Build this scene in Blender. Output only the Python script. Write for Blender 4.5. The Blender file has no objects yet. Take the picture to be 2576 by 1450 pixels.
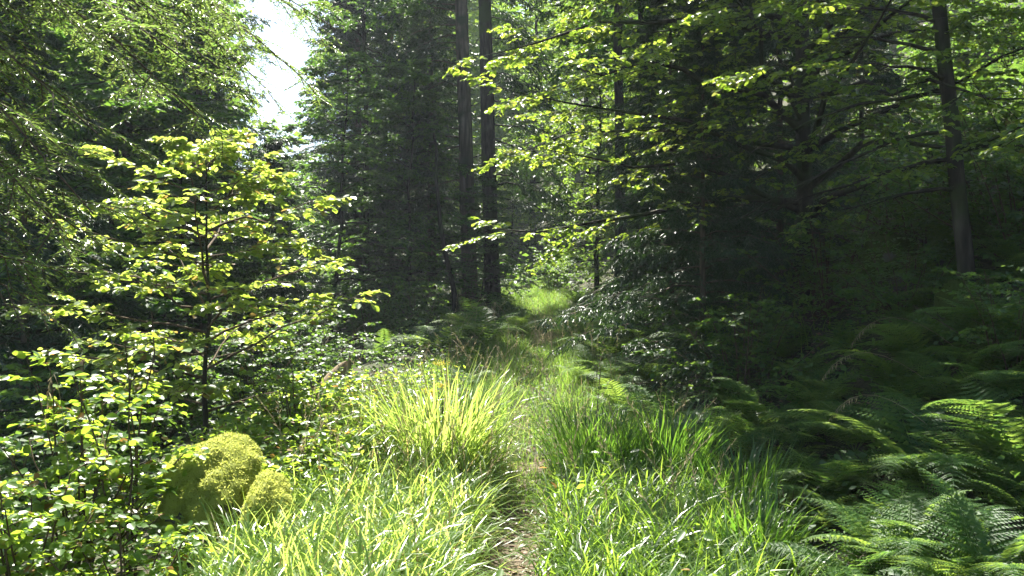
import bpy, bmesh, math
import numpy as np
from mathutils import Vector, noise as mnoise

rng = np.random.default_rng(11)
R = math.radians
SC = bpy.context.scene
COL = SC.collection

# ------------------------------------------------------------------ camera, sky, sun, exposure
SUN_AZ, SUN_EL = -20.0, 55.0          # degrees from +Y (negative = left), elevation
cam = bpy.data.objects.new('camera', bpy.data.cameras.new('camera'))
COL.objects.link(cam)
cam.location = (0, 0, 1.6)
cam.rotation_euler = (R(90), 0, 0)
cam.data.sensor_width = 36
cam.data.lens = 18 / math.tan(R(30))
cam.data.clip_start = 0.05
cam.data.clip_end = 1000
SC.camera = cam

w = bpy.data.worlds.new('World')
SC.world = w
w.use_nodes = True
nt = w.node_tree
sky = nt.nodes.new('ShaderNodeTexSky')
sky.sky_type = 'NISHITA'
sky.sun_disc = False
sky.sun_elevation = R(SUN_EL)
sky.sun_rotation = R(SUN_AZ)
bg = nt.nodes['Background']
nt.links.new(sky.outputs[0], bg.inputs[0])
bg.inputs[1].default_value = 0.065

sun = bpy.data.objects.new('sun', bpy.data.lights.new('sun', 'SUN'))
COL.objects.link(sun)
sun.data.energy = 5.0
sun.data.angle = R(0.5)
sun.data.color = (1.0, 0.95, 0.86)
sv = Vector((math.sin(R(SUN_AZ)) * math.cos(R(SUN_EL)), math.cos(R(SUN_AZ)) * math.cos(R(SUN_EL)), math.sin(R(SUN_EL))))
sun.rotation_euler = sv.to_track_quat('Z', 'Y').to_euler()
sun.location = (-10, 25, 40)

SC.view_settings.view_transform = 'Standard'
SC.view_settings.look = 'None'
SC.view_settings.gamma = 1
SC.view_settings.exposure = 2.2
SC.render.engine = 'CYCLES'
SC.cycles.max_bounces = 8
SC.cycles.diffuse_bounces = 4
SC.cycles.glossy_bounces = 2
SC.cycles.transmission_bounces = 4
SC.cycles.volume_bounces = 0
SC.cycles.use_denoising = True
SC.cycles.denoising_prefilter = 'NONE'
SC.cycles.caustics_reflective = False
SC.cycles.caustics_refractive = False

F = 1288 / math.tan(R(30))            # pixels of the 2576 px wide photograph


def PX(u, d):
    return (u - 1288) / F * d


def PZ(v, d):
    return 1.6 + (725 - v) / F * d


# ------------------------------------------------------------------ helpers
def vec(*a):
    return np.array(a, float)


def nrm(a):
    return a / np.maximum(np.linalg.norm(a, axis=-1, keepdims=True), 1e-9)


UP = vec(0, 0, 1)


class MB:
    """collects arrays of vertices and faces and links them as ONE mesh object"""
    def __init__(s):
        s.V, s.F, s.n = [], [], 0

    def add(s, V, Fc):
        V = np.asarray(V, float).reshape(-1, 3)
        Fc = np.asarray(Fc, np.int64)
        if len(V) == 0 or len(Fc) == 0:
            return s
        s.V.append(V)
        s.F.append(Fc + s.n)
        s.n += len(V)
        return s

    def mesh(s, name, mat, smooth=False):
        me = bpy.data.meshes.new(name)
        V = np.concatenate(s.V).astype(np.float32)
        li = np.concatenate([f.ravel() for f in s.F]).astype(np.int32)
        tot = np.concatenate([np.full(len(f), f.shape[1]) for f in s.F]).astype(np.int32)
        st = np.concatenate([[0], np.cumsum(tot)[:-1]]).astype(np.int32)
        me.vertices.add(len(V))
        me.vertices.foreach_set('co', V.ravel())
        me.loops.add(len(li))
        me.loops.foreach_set('vertex_index', li)
        me.polygons.add(len(st))
        me.polygons.foreach_set('loop_start', st)
        if smooth:
            me.polygons.foreach_set('use_smooth', np.ones(len(st), bool))
        me.update(calc_edges=True)
        me.materials.append(mat)
        return me

    def build(s, name, mat, parent=None, smooth=False):
        return link(name, s.mesh(name, mat, smooth), parent)


def link(name, me, parent=None):
    o = bpy.data.objects.new(name, me)
    COL.objects.link(o)
    if parent:
        o.parent = parent
    return o


def tag(o, label=None, cat=None, group=None, kind=None):
    if label:
        o['label'] = label
    if cat:
        o['category'] = cat
    if group:
        o['group'] = group
    if kind:
        o['kind'] = kind
    return o


def thing(name, label, cat, loc=(0, 0, 0), rz=0.0, group=None, scale=1.0):
    o = bpy.data.objects.new(name, None)
    COL.objects.link(o)
    o.empty_display_size = 0.2
    o.location = loc
    o.rotation_euler = (0, 0, rz)
    o.scale = (scale,) * 3 if not hasattr(scale, '__len__') else scale
    return tag(o, label, cat, group)


def dup(root, loc, rz, scale, label, group=None):
    r = root.copy()
    COL.objects.link(r)
    r.location = loc
    r.rotation_euler = (0, 0, rz)
    r.scale = (scale,) * 3 if not hasattr(scale, '__len__') else scale
    r['label'] = label
    if group:
        r['group'] = group
    for ch in list(root.children):
        c = ch.copy()
        COL.objects.link(c)
        c.parent = r
        for g in list(ch.children):
            k = g.copy()
            COL.objects.link(k)
            k.parent = c
    return r


def tubes(P, Rr, S=5):
    """P (N,K,3), Rr (N,K) -> verts, quads"""
    P = np.asarray(P, float)
    Rr = np.asarray(Rr, float)
    N, K, _ = P.shape
    T = nrm(np.gradient(P, axis=1))
    m = np.abs(T[:, :, 2].mean(1)) > 0.8
    ref = np.where(m[:, None], vec(1, 0.05, 0), vec(0.05, 0.02, 1))[:, None, :]
    n1 = nrm(np.cross(T, ref))
    n2 = np.cross(T, n1)
    a = np.arange(S) / S * 2 * np.pi
    V = P[:, :, None] + Rr[:, :, None, None] * (np.cos(a)[:, None] * n1[:, :, None] + np.sin(a)[:, None] * n2[:, :, None])
    idx = np.arange(N * K * S).reshape(N, K, S)
    q = np.stack([idx[:, :-1], np.roll(idx, -1, 2)[:, :-1], np.roll(idx, -1, 2)[:, 1:], idx[:, 1:]], -1)
    return V.reshape(-1, 3), q.reshape(-1, 4)


LO = (np.array([[0, 0, 0], [.42, .5, .07], [1, 0, -.06], [.42, -.5, .07]]), np.array([[0, 3, 2], [0, 2, 1]]))
HI = (np.array([[0, 0, 0], [.2, .36, .04], [.55, .5, .06], [.85, .25, .0], [1, 0, -.08], [.85, -.25, 0], [.55, -.5, .06], [.2, -.36, .04]]),
      np.array([[0, 4, 3, 2, 1], [0, 7, 6, 5, 4]]))


def leaves(p, a, n, s, w=0.6, t=LO):
    """one leaf per row: p base, a axis, n normal, s length, w width ratio"""
    a = nrm(a)
    b = nrm(np.cross(n, a))
    n = np.cross(a, b)
    s = np.broadcast_to(np.asarray(s, float), (len(p),))[:, None, None]
    tv, tf = t
    V = p[:, None] + s * (tv[None, :, 0:1] * a[:, None] + w * tv[None, :, 1:2] * b[:, None] + tv[None, :, 2:3] * n[:, None])
    k = len(tv)
    Fc = (np.arange(len(p)) * k)[:, None, None] + tf[None]
    return V.reshape(-1, 3), Fc.reshape(-1, tf.shape[1])


def along(P, t):
    """P (N,K,3), t (N,n) -> positions, tangents (N,n,3)"""
    N, K, _ = P.shape
    x = np.clip(t, 0, 1) * (K - 1)
    i = np.minimum(x.astype(int), K - 2)
    f = (x - i)[..., None]
    r = np.arange(N)[:, None]
    A, B = P[r, i], P[r, i + 1]
    return A + (B - A) * f, nrm(B - A)


def grow(P, n, t0, t1, ang, L, K=4, droop=.1, up=0., jit=.18, flat=.4, keep=1.0):
    """side shoots alternating left and right in the plane of the parent; L(t, i) = length"""
    N = len(P)
    t = np.linspace(t0, t1, n)[None] + rng.normal(0, .35 * (t1 - t0) / n, (N, n))
    pos, tan = along(P, t)
    side = np.where(np.arange(n) % 2 == 0, 1., -1.)[None] * rng.choice([-1, 1], (N, 1))
    lat = np.cross(tan, UP) + 1e-3 * rng.normal(size=tan.shape)
    lat = nrm(lat)
    an = ang + rng.normal(0, .12, (N, n))
    d = np.cos(an)[..., None] * tan + (np.sin(an) * side)[..., None] * lat
    nz = rng.normal(0, jit, d.shape)
    nz[..., 2] *= flat / .4
    d = nrm(d + nz + up * UP)
    Ln = L(t, np.repeat(np.arange(N)[:, None], n, 1)) * rng.uniform(.7, 1.25, (N, n))
    d, pos, Ln, t = d.reshape(-1, 3), pos.reshape(-1, 3), Ln.reshape(-1), t.reshape(-1)
    if keep < 1:
        k = rng.random(len(d)) < keep
        d, pos, Ln = d[k], pos[k], Ln[k]
    s = np.linspace(0, 1, K)[None, :, None]
    Q = pos[:, None] + d[:, None] * s * Ln[:, None, None]
    Q[:, :, 2] -= droop * Ln[:, None] * (s[:, :, 0] ** 2)
    wig = rng.normal(0, .03, Q.shape) * Ln[:, None, None]
    wig[:, 0] = 0
    return Q + np.cumsum(wig, 1) * .5, Ln


def leaf_on(P, n, t0, t1, size, ang=.9, w=.62, tmpl=LO, up_jit=.45, sag=.25, keep=1.0):
    N = len(P)
    t = np.linspace(t0, t1, n)[None] + rng.normal(0, .03, (N, n))
    pos, tan = along(P, t)
    side = np.where(np.arange(n) % 2 == 0, 1., -1.)[None] * rng.choice([-1, 1], (N, 1))
    lat = nrm(np.cross(tan, UP) + 1e-3)
    an = ang + rng.normal(0, .3, (N, n))
    a = np.cos(an)[..., None] * tan + (np.sin(an) * side)[..., None] * lat + rng.normal(0, .15, tan.shape)
    a[..., 2] -= sag * rng.random((N, n))
    nn = UP + rng.normal(0, up_jit, a.shape)
    s = size * rng.uniform(.55, 1.2, (N, n))
    pos, a, nn, s = pos.reshape(-1, 3), a.reshape(-1, 3), nn.reshape(-1, 3), s.reshape(-1)
    if keep < 1:
        k = rng.random(len(s)) < keep
        pos, a, nn, s = pos[k], a[k], nn[k], s[k]
    return leaves(pos, a, nn, s, w, tmpl)


def limbs_from(T, n, t0, t1, L, elev, az=None, K=7, droop=.15, el_j=.12):
    """limbs off an upright trunk T (K,3); L(t) length, elev(t) start angle"""
    t = np.sort(np.linspace(t0, t1, n) + rng.normal(0, .25 * (t1 - t0) / n, n))
    pos, _ = along(T[None], t[None])
    pos = pos[0]
    if az is None:
        a = np.arange(n) * 2.399 + rng.normal(0, .35, n)
    else:
        a = az(n)
    e = elev(t) + rng.normal(0, el_j, n)
    d = np.stack([np.cos(a) * np.cos(e), np.sin(a) * np.cos(e), np.sin(e)], -1)
    Ln = L(t) * rng.uniform(.75, 1.2, n)
    s = np.linspace(0, 1, K)[None, :, None]
    Q = pos[:, None] + d[:, None] * s * Ln[:, None, None]
    Q[:, :, 2] -= droop * Ln[:, None] * s[:, :, 0] ** 2
    wg = rng.normal(0, .035, Q.shape) * Ln[:, None, None]
    wg[:, 0] = 0
    return Q + np.cumsum(wg, 1) * .6, Ln


def taper(Q, r0, r1):
    K = Q.shape[1]
    r0 = np.broadcast_to(np.asarray(r0, float), (len(Q),))
    return r0[:, None] + (r1 - r0)[:, None] * np.linspace(0, 1, K)[None]


def trunk_line(H, lean=(0, 0), wob=.02, K=14):
    s = np.linspace(0, 1, K)
    P = np.stack([lean[0] * s, lean[1] * s, H * s], -1)
    P[1:, :2] += np.cumsum(rng.normal(0, wob, (K - 1, 2)), 0)
    return P


def trunk_mesh(P, r, flare=1.5, tip=.15, S=10):
    K = len(P)
    s = np.linspace(0, 1, K)
    rad = r * (1 - (1 - tip) * s)
    # denser rings near the base for the root flare
    base = P[0] + (P[1] - P[0]) * np.array([0, .06, .15, .35])[:, None]
    P2 = np.concatenate([[P[0] - vec(0, 0, .4)], base, P[1:]])
    r2 = np.concatenate([[r * flare * 1.25], [r * flare, r * (1 + (flare - 1) * .5), r * (1 + (flare - 1) * .2), r], rad[1:]])
    return MB().add(*tubes(P2[None], r2[None], S))


# ------------------------------------------------------------------ materials
def newmat(name):
    m = bpy.data.materials.new(name)
    m.use_nodes = True
    t = m.node_tree
    return m, t, t.nodes['Principled BSDF'], t.nodes['Material Output']


def ramp(t, stops, src):
    r = t.nodes.new('ShaderNodeValToRGB')
    e = r.color_ramp.elements
    e[0].position, e[0].color = stops[0][0], (*stops[0][1], 1)
    e[1].position, e[1].color = stops[-1][0], (*stops[-1][1], 1)
    for p, c in stops[1:-1]:
        x = e.new(p)
        x.color = (*c, 1)
    t.links.new(src, r.inputs[0])
    return r.outputs[0]


def leafmat(name, lo, hi, tr_lo, tr_hi, rough=.38, trans=.5, spec=.5, odd=None, by_object=0.):
    m, t, b, out = newmat(name)
    g = t.nodes.new('ShaderNodeNewGeometry')
    src = g.outputs['Random Per Island']
    if by_object:
        oi = t.nodes.new('ShaderNodeObjectInfo')
        mf = t.nodes.new('ShaderNodeMix')
        mf.inputs[0].default_value = by_object
        t.links.new(src, mf.inputs[2])
        t.links.new(oi.outputs['Random'], mf.inputs[3])
        src = mf.outputs[0]
    st = [(0, lo), (.93, hi)] + ([(.965, odd), (1, odd)] if odd else [(1, hi)])
    t.links.new(ramp(t, st, src), b.inputs['Base Color'])
    b.inputs['Roughness'].default_value = rough
    b.inputs['Specular IOR Level'].default_value = spec
    tl = t.nodes.new('ShaderNodeBsdfTranslucent')
    st = [(0, tr_lo), (.93, tr_hi)] + ([(.965, [c * 2 for c in odd]), (1, [c * 2 for c in odd])] if odd else [(1, tr_hi)])
    t.links.new(ramp(t, st, src), tl.inputs[0])
    mx = t.nodes.new('ShaderNodeMixShader')
    mx.inputs[0].default_value = trans
    t.links.new(b.outputs[0], mx.inputs[1])
    t.links.new(tl.outputs[0], mx.inputs[2])
    t.links.new(mx.outputs[0], out.inputs[0])
    return m


def barkmat(name, stops, scale=14, stretch=.18, bump=.6, moss=None):
    m, t, b, out = newmat(name)
    tc = t.nodes.new('ShaderNodeTexCoord')
    mp = t.nodes.new('ShaderNodeMapping')
    mp.inputs['Scale'].default_value = (1, 1, stretch)
    t.links.new(tc.outputs['Object'], mp.inputs[0])
    n = t.nodes.new('ShaderNodeTexNoise')
    n.inputs['Scale'].default_value = scale
    n.inputs['Detail'].default_value = 6
    t.links.new(mp.outputs[0], n.inputs['Vector'])
    c = ramp(t, stops, n.outputs[0])
    if moss:
        n2 = t.nodes.new('ShaderNodeTexNoise')
        n2.inputs['Scale'].default_value = 2.2
        n2.inputs['Detail'].default_value = 5
        t.links.new(tc.outputs['Object'], n2.inputs['Vector'])
        rr = t.nodes.new('ShaderNodeMapRange')
        rr.inputs[1].default_value, rr.inputs[2].default_value = .48, .62
        t.links.new(n2.outputs[0], rr.inputs[0])
        mx = t.nodes.new('ShaderNodeMix')
        mx.data_type = 'RGBA'
        t.links.new(rr.outputs[0], mx.inputs[0])
        t.links.new(c, mx.inputs[6])
        mx.inputs[7].default_value = (*moss, 1)
        c = mx.outputs[2]
    t.links.new(c, b.inputs['Base Color'])
    b.inputs['Roughness'].default_value = .9
    b.inputs['Specular IOR Level'].default_value = .2
    bp = t.nodes.new('ShaderNodeBump')
    bp.inputs['Strength'].default_value = bump
    bp.inputs['Distance'].default_value = .02
    t.links.new(n.outputs[0], bp.inputs['Height'])
    t.links.new(bp.outputs[0], b.inputs['Normal'])
    return m


M = {}
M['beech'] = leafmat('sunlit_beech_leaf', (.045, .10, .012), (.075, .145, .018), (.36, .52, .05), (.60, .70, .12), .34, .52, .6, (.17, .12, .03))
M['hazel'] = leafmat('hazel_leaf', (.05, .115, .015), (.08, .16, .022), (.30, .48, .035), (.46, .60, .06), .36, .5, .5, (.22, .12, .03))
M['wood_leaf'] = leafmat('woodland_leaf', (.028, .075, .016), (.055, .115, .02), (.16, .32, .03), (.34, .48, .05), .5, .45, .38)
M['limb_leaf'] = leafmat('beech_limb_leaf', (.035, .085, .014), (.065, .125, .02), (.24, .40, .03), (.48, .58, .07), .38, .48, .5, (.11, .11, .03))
M['shade_toned_leaf'] = leafmat('shade_toned_woodland_leaf', (.025, .07, .02), (.04, .095, .022), (.10, .24, .03), (.2, .36, .04), .5, .4, .35)  # woodland leaf copy with the canopy shade put into its colour
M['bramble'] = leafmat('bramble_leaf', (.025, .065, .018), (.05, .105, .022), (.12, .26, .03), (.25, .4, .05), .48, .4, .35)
M['spruce'] = leafmat('spruce_needle', (.014, .04, .016), (.03, .065, .02), (.03, .08, .015), (.07, .14, .02), .4, .25, .45)
M['fir'] = leafmat('fir_needle', (.035, .085, .016), (.065, .125, .024), (.15, .29, .04), (.36, .48, .10), .26, .45, .9)
M['fern'] = leafmat('fern_leaf', (.016, .06, .012), (.06, .125, .022), (.10, .28, .04), (.36, .48, .07), .5, .45, .3, None, .45)
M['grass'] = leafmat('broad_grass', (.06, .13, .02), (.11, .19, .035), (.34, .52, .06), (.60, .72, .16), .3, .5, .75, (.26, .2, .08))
M['grass_shade_toned'] = leafmat('shade_toned_grass', (.045, .10, .014), (.085, .155, .022), (.18, .35, .02), (.38, .54, .06), .34, .45, .65)  # darker copy of the grass colour, standing in for shade on the right
M['sedge'] = leafmat('sedge_blade', (.03, .085, .012), (.05, .115, .016), (.11, .28, .02), (.24, .42, .04), .32, .45, .6)
M['meadow'] = leafmat('fine_grass', (.045, .11, .018), (.09, .16, .03), (.20, .40, .04), (.38, .54, .08), .45, .5, .35, (.24, .19, .09))
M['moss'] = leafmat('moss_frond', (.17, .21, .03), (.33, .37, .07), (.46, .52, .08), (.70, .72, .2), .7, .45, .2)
M['moss_shade_toned'] = leafmat('shade_toned_moss', (.03, .05, .01), (.055, .08, .014), (.06, .1, .01), (.12, .17, .02), .8, .3, .1)  # same moss with shade put into the colour, for the bank rocks
M['dry'] = leafmat('dry_straw', (.28, .22, .12), (.42, .35, .2), (.30, .25, .13), (.42, .37, .22), .6, .35, .3)
M['litter'] = leafmat('dead_leaf', (.09, .05, .03), (.24, .15, .09), (.16, .08, .03), (.22, .12, .05), .5, .2, .45)
M['silver'] = leafmat('silvery_leaf', (.2, .24, .17), (.34, .38, .3), (.25, .3, .2), (.35, .4, .3), .45, .35, .5)
M['yellow'] = leafmat('yellow_flower', (.5, .38, .03), (.6, .48, .05), (.5, .4, .05), (.6, .5, .06), .6, .4, .2)
M['bark'] = barkmat('grey_bark', [(.3, (.009, .008, .006)), (.5, (.03, .025, .019)), (.72, (.075, .066, .05))], 16, .2, .9, moss=(.035, .05, .016))
M['conifer_bark'] = barkmat('conifer_bark', [(.3, (.025, .02, .015)), (.5, (.10, .08, .06)), (.72, (.20, .165, .13))], 10, .12, .9, (.045, .055, .03))
M['twig'] = barkmat('twig_bark', [(.3, (.05, .035, .022)), (.7, (.13, .095, .06))], 30, .4, .2)
M['dead_wood'] = barkmat('dead_wood', [(.3, (.12, .085, .05)), (.7, (.32, .25, .16))], 16, .2, .8)
M['stone'] = barkmat('rough_stone', [(.3, (.06, .06, .052)), (.7, (.2, .195, .175))], 9, 1, .9, (.05, .065, .015))


def groundmat():
    m, t, b, out = newmat('forest_floor')
    tc = t.nodes.new('ShaderNodeTexCoord')
    n = t.nodes.new('ShaderNodeTexNoise')
    n.inputs['Scale'].default_value = 1.3
    n.inputs['Detail'].default_value = 8
    t.links.new(tc.outputs['Object'], n.inputs['Vector'])
    n2 = t.nodes.new('ShaderNodeTexNoise')
    n2.inputs['Scale'].default_value = 26
    n2.inputs['Detail'].default_value = 6
    t.links.new(tc.outputs['Object'], n2.inputs['Vector'])
    c1 = ramp(t, [(.35, (.022, .026, .01)), (.5, (.04, .05, .016)), (.65, (.055, .042, .024))], n.outputs[0])
    c2 = ramp(t, [(.3, (.4, .4, .4)), (.7, (1.5, 1.4, 1.3))], n2.outputs[0])
    mx = t.nodes.new('ShaderNodeMix')
    mx.data_type = 'RGBA'
    mx.blend_type = 'MULTIPLY'
    mx.inputs[0].default_value = 1
    t.links.new(c1, mx.inputs[6])
    t.links.new(c2, mx.inputs[7])
    t.links.new(mx.outputs[2], b.inputs['Base Color'])
    b.inputs['Roughness'].default_value = .95
    bp = t.nodes.new('ShaderNodeBump')
    bp.inputs['Distance'].default_value = .05
    t.links.new(n2.outputs[0], bp.inputs['Height'])
    t.links.new(bp.outputs[0], b.inputs['Normal'])
    return m


M['ground'] = groundmat()
M['path'] = barkmat('trodden_earth', [(.3, (.07, .05, .035)), (.5, (.13, .10, .07)), (.75, (.22, .17, .12))], 22, 1, .7)

# ------------------------------------------------------------------ terrain
_y = [-20, 0, 5, 10, 16, 22, 30, 40, 60, 140]
_z = [-.4, -.05, 0, .37, .66, 1.16, 1.65, 3.4, 7.5, 26]


def pathx(y):
    return np.interp(y, [3, 5, 6.5, 10, 16, 22, 30, 40], [-.08, -.03, .08, .26, .6, .5, .45, -1.5])


def gz(x, y):
    x, y = np.asarray(x, float), np.asarray(y, float)
    z = np.interp(y, _y, _z)
    foot = np.interp(y, [0, 6, 12, 18, 24, 30, 40], [1.35, 1.4, 1.3, 1.35, 1.3, 1.0, 0.5])
    r = np.maximum(x - foot, 0)
    bank = .74 * r * r / (r + .9)
    bank = np.where(bank > 11, 11 + (bank - 11) * .35, bank)
    edge = np.interp(y, [0, 5, 9, 14, 20, 28, 40], [-2.1, -2.1, -1.9, -1.5, -1.7, -2.2, -3])
    l = np.maximum(edge - x, 0)
    drop = .5 * l * l / (l + 1.6)
    drop = 9 * (1 - np.exp(-drop / 9))
    b = .05 * np.sin(x * 2.1 + y * .7) * np.cos(y * 1.7 - x * .4) + .09 * np.sin(x * .83 - 1) * np.sin(y * .61 + 2)
    b = b * np.clip((np.abs(x - pathx(y)) - .2) / .8, 0, 1)
    rut = -.05 * np.exp(-((x - pathx(y)) / .25) ** 2)
    return z + bank - drop + b + rut


def G(u, d, dz=0.):
    x = PX(u, d)
    return (x, d, float(gz(x, d)) + dz)


def sgrid(a, b, n, c, k):
    s = np.linspace(-1, 1, n)
    f = np.sinh(k * s) / np.sinh(k)
    return np.where(f < 0, c + f * (c - a), c + f * (b - c))


gx = sgrid(-150, 150, 320, 0, 5.2)
gy = sgrid(-40, 240, 340, 7, 4.2)
XX, YY = np.meshgrid(gx, gy)
ZZ = gz(XX, YY)
nx, ny = len(gx), len(gy)
ii = np.arange(nx * ny).reshape(ny, nx)
quad = np.stack([ii[:-1, :-1], ii[:-1, 1:], ii[1:, 1:], ii[1:, :-1]], -1).reshape(-1, 4)
tag(MB().add(np.stack([XX, YY, ZZ], -1), quad).build('ground', M['ground'], smooth=True),
    'dark leafy forest floor rising to a steep bank on one side', kind='structure')

py = np.arange(2.6, 7.4, .1)
pw = .2 + .07 * np.sin(py * 2.3) + .05 * np.sin(py * 5.1 + 1)
pts = np.stack([np.stack([pathx(py) + k * pw, py, gz(pathx(py) + k * pw, py) + .016], -1) for k in (-1, -.5, 0, .5, 1)], 1)
ii = np.arange(pts.shape[0] * 5).reshape(-1, 5)
quad = np.stack([ii[:-1, :-1], ii[:-1, 1:], ii[1:, 1:], ii[1:, :-1]], -1).reshape(-1, 4)
tag(MB().add(pts, quad).build('footpath', M['path'], smooth=True), 'narrow trodden earth path through the grass', kind='structure')


# ------------------------------------------------------------------ plant builders (all in local coordinates)
def broadleaf(H, r, t0, t1, nl, Lf, elev, leaf, lean=(0, 0), wob=.03, n2=10, n3=6, n4=7, az=None, droop=.18, tmpl=LO, keep=.85, l2=.42, l3=.16, wl=.62):
    T = trunk_line(H, lean, wob)
    Q, L = limbs_from(T, nl, t0, t1, Lf, elev, az, droop=droop)
    wood = MB().add(*tubes(Q, taper(Q, np.clip(L * .011, .006, r * .5), .003), 5))
    A, LA = grow(Q, n2, .22, .98, .85, lambda t, i: np.take(L, i) * l2 * (1.15 - .75 * t), K=5, droop=.12, keep=keep)
    wood.add(*tubes(A, taper(A, .0045 * np.ones(len(A)), .002), 3))
    B, LB = grow(A, n3, .2, 1., .8, lambda t, i: l3 * leaf * 14 * (1.2 - .5 * t), K=3, droop=.15, keep=keep)
    wood.add(*tubes(B, taper(B, .0025 * np.ones(len(B)), .0015), 3))
    lv = MB()
    lv.add(*leaf_on(B, n4, .15, 1., leaf, tmpl=tmpl, keep=.92, w=wl))
    lv.add(*leaf_on(A, 6, .3, 1., leaf, tmpl=tmpl, keep=.8, w=wl))
    return trunk_mesh(T, r), wood, lv


def conifer(H, r, t0, t1, nb, Rm, n2=12, n3=5, nn=6, nl=.11, nw=.13, lean=(0, 0), sh=.75, droop=.3, e0=.12, keep=.9, az=None, hang=.25, wob=.01):
    T = trunk_line(H, lean, wob)
    Lf = lambda t: Rm * np.clip((1.02 - t) / (1.02 - t0), .03, 1) ** sh
    Q, L = limbs_from(T, nb, t0, t1, Lf, lambda t: e0 + .5 * (t - t0), az, droop=droop)
    wood = MB().add(*tubes(Q, taper(Q, np.clip(L * .011, .006, .06), .004), 4))
    A, LA = grow(Q, n2, .18, 1., .95, lambda t, i: np.take(L, i) * .3 * (1.2 - .8 * t), K=4, droop=hang, keep=keep)
    wood.add(*tubes(A, taper(A, .005 * np.ones(len(A)), .002), 3))
    B, LB = grow(A, n3, .15, 1., .75, lambda t, i: .1 + np.take(LA, i) * .3, K=3, droop=hang * 1.3, keep=keep, flat=.5)
    lv = MB()
    for X, n in ((B, nn), (A, nn + 2)):
        lv.add(*leaf_on(X, n, .05, 1., nl, ang=.45, w=nw, up_jit=.7, sag=.3))
    return trunk_mesh(T, r, 1.6), wood, lv


def tree(name, label, cat, parts, bark, leafm, loc, rz=0., group=None, scale=1., twig=None):
    o = thing(name, label, cat, loc, rz, group, scale)
    parts[0].build('trunk', bark, o, smooth=True)
    parts[1].build('branches', twig or bark, o, smooth=True)
    parts[2].build('foliage', leafm, o)
    return o


# ------------------------------------------------------------------ the two tall conifers on the path
az_c = lambda n: np.radians(rng.uniform(-30, 210, n))
t_a = conifer(27, .21, .4, .98, 75, 2.3, lean=(-.9, .3), n2=13, n3=6, nn=6, nl=.15, nw=.25, az=az_c)
t_x = conifer(27, .1, .1, .38, 30, 2.2, lean=(-.9, .3), n2=12, n3=6, nn=6, nl=.14, nw=.25, az=lambda n: np.radians(rng.uniform(130, 215, n)), droop=.45)
for a_, b_ in ((t_a, t_x),):
    for k in (1, 2):
        for V_, F_ in zip(b_[k].V, b_[k].F):
            a_[k].V.append(V_)
            a_[k].F.append(F_ - F_.min() + a_[k].n)
            a_[k].n += len(V_)
c1 = tree('conifer_tree', 'tall straight conifer with paler grey brown trunk, left of the pair beside the path', 'tree', t_a, M['conifer_bark'], M['spruce'],
          G(1184, 22, -.1), 0, 'pair of tall conifers beside the path')
t_b = conifer(28, .2, .42, .98, 75, 2.2, lean=(-.8, -.2), n2=13, n3=6, nn=6, nl=.15, nw=.25, az=az_c)
t_y = conifer(28, .1, .1, .36, 26, 2.0, lean=(-.8, -.2), n2=13, n3=6, nn=6, nl=.14, nw=.25, az=lambda n: np.radians(rng.uniform(-50, 50, n)), droop=.5)
for a_, b_ in ((t_b, t_y),):
    for k in (1, 2):
        for V_, F_ in zip(b_[k].V, b_[k].F):
            a_[k].V.append(V_)
            a_[k].F.append(F_ - F_.min() + a_[k].n)
            a_[k].n += len(V_)
tree('conifer_tree', 'tall straight conifer with darker trunk, right of the pair beside the path', 'tree', t_b, M['bark'], M['spruce'],
     G(1240, 21.2, -.1), 0, 'pair of tall conifers beside the path')

# ------------------------------------------------------------------ sapling in the sun
def bush_az(n):
    return np.arange(n) * 2.399 + rng.normal(0, .4, n)


sap = broadleaf(2.75, .026, .16, 1.0, 32, lambda t: 1.65 * (1 - t) ** .5 + .15, lambda t: .22 + .2 * t, .068, lean=(.0, 0), wob=.012,
                n2=11, n3=6, n4=6, droop=.05, tmpl=HI, keep=.78, l2=.33, l3=.13, wl=.74)
tree('beech_sapling', 'sunlit young beech with flat tiers of yellow green leaves behind the mossy boulder', 'sapling', sap, M['bark'], M['beech'],
     G(515, 7.7, -.02), .6, twig=M['twig'])

# ------------------------------------------------------------------ overhanging fir at the upper left
def fir_bough(P, n2, L2, n3, L3, nl=.03):
    """P (K,3) axis; needles in two flat rows on every shoot"""
    Q = P[None]
    wood = MB().add(*tubes(Q, taper(Q, [.011], .003), 5))
    nd = MB()
    A, LA = grow(Q, n2, .12, .98, .85, lambda t, i: L2 * (1.15 - .75 * t), K=5, droop=.16, jit=.16)
    wood.add(*tubes(A, taper(A, .004 * np.ones(len(A)), .0018), 3))
    B, LB = grow(A, n3, .2, .95, .8, lambda t, i: L3 * (1.2 - .6 * t), K=3, droop=.12, jit=.14, keep=.85)
    wood.add(*tubes(B, taper(B, .0022 * np.ones(len(B)), .0012), 3))
    for X, n in ((Q, 40), (A, 40), (B, 24)):
        nd.add(*leaf_on(X, n, .0, 1., nl, ang=1.05, w=.2, up_jit=.28, sag=.05))
    return wood, nd


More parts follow.
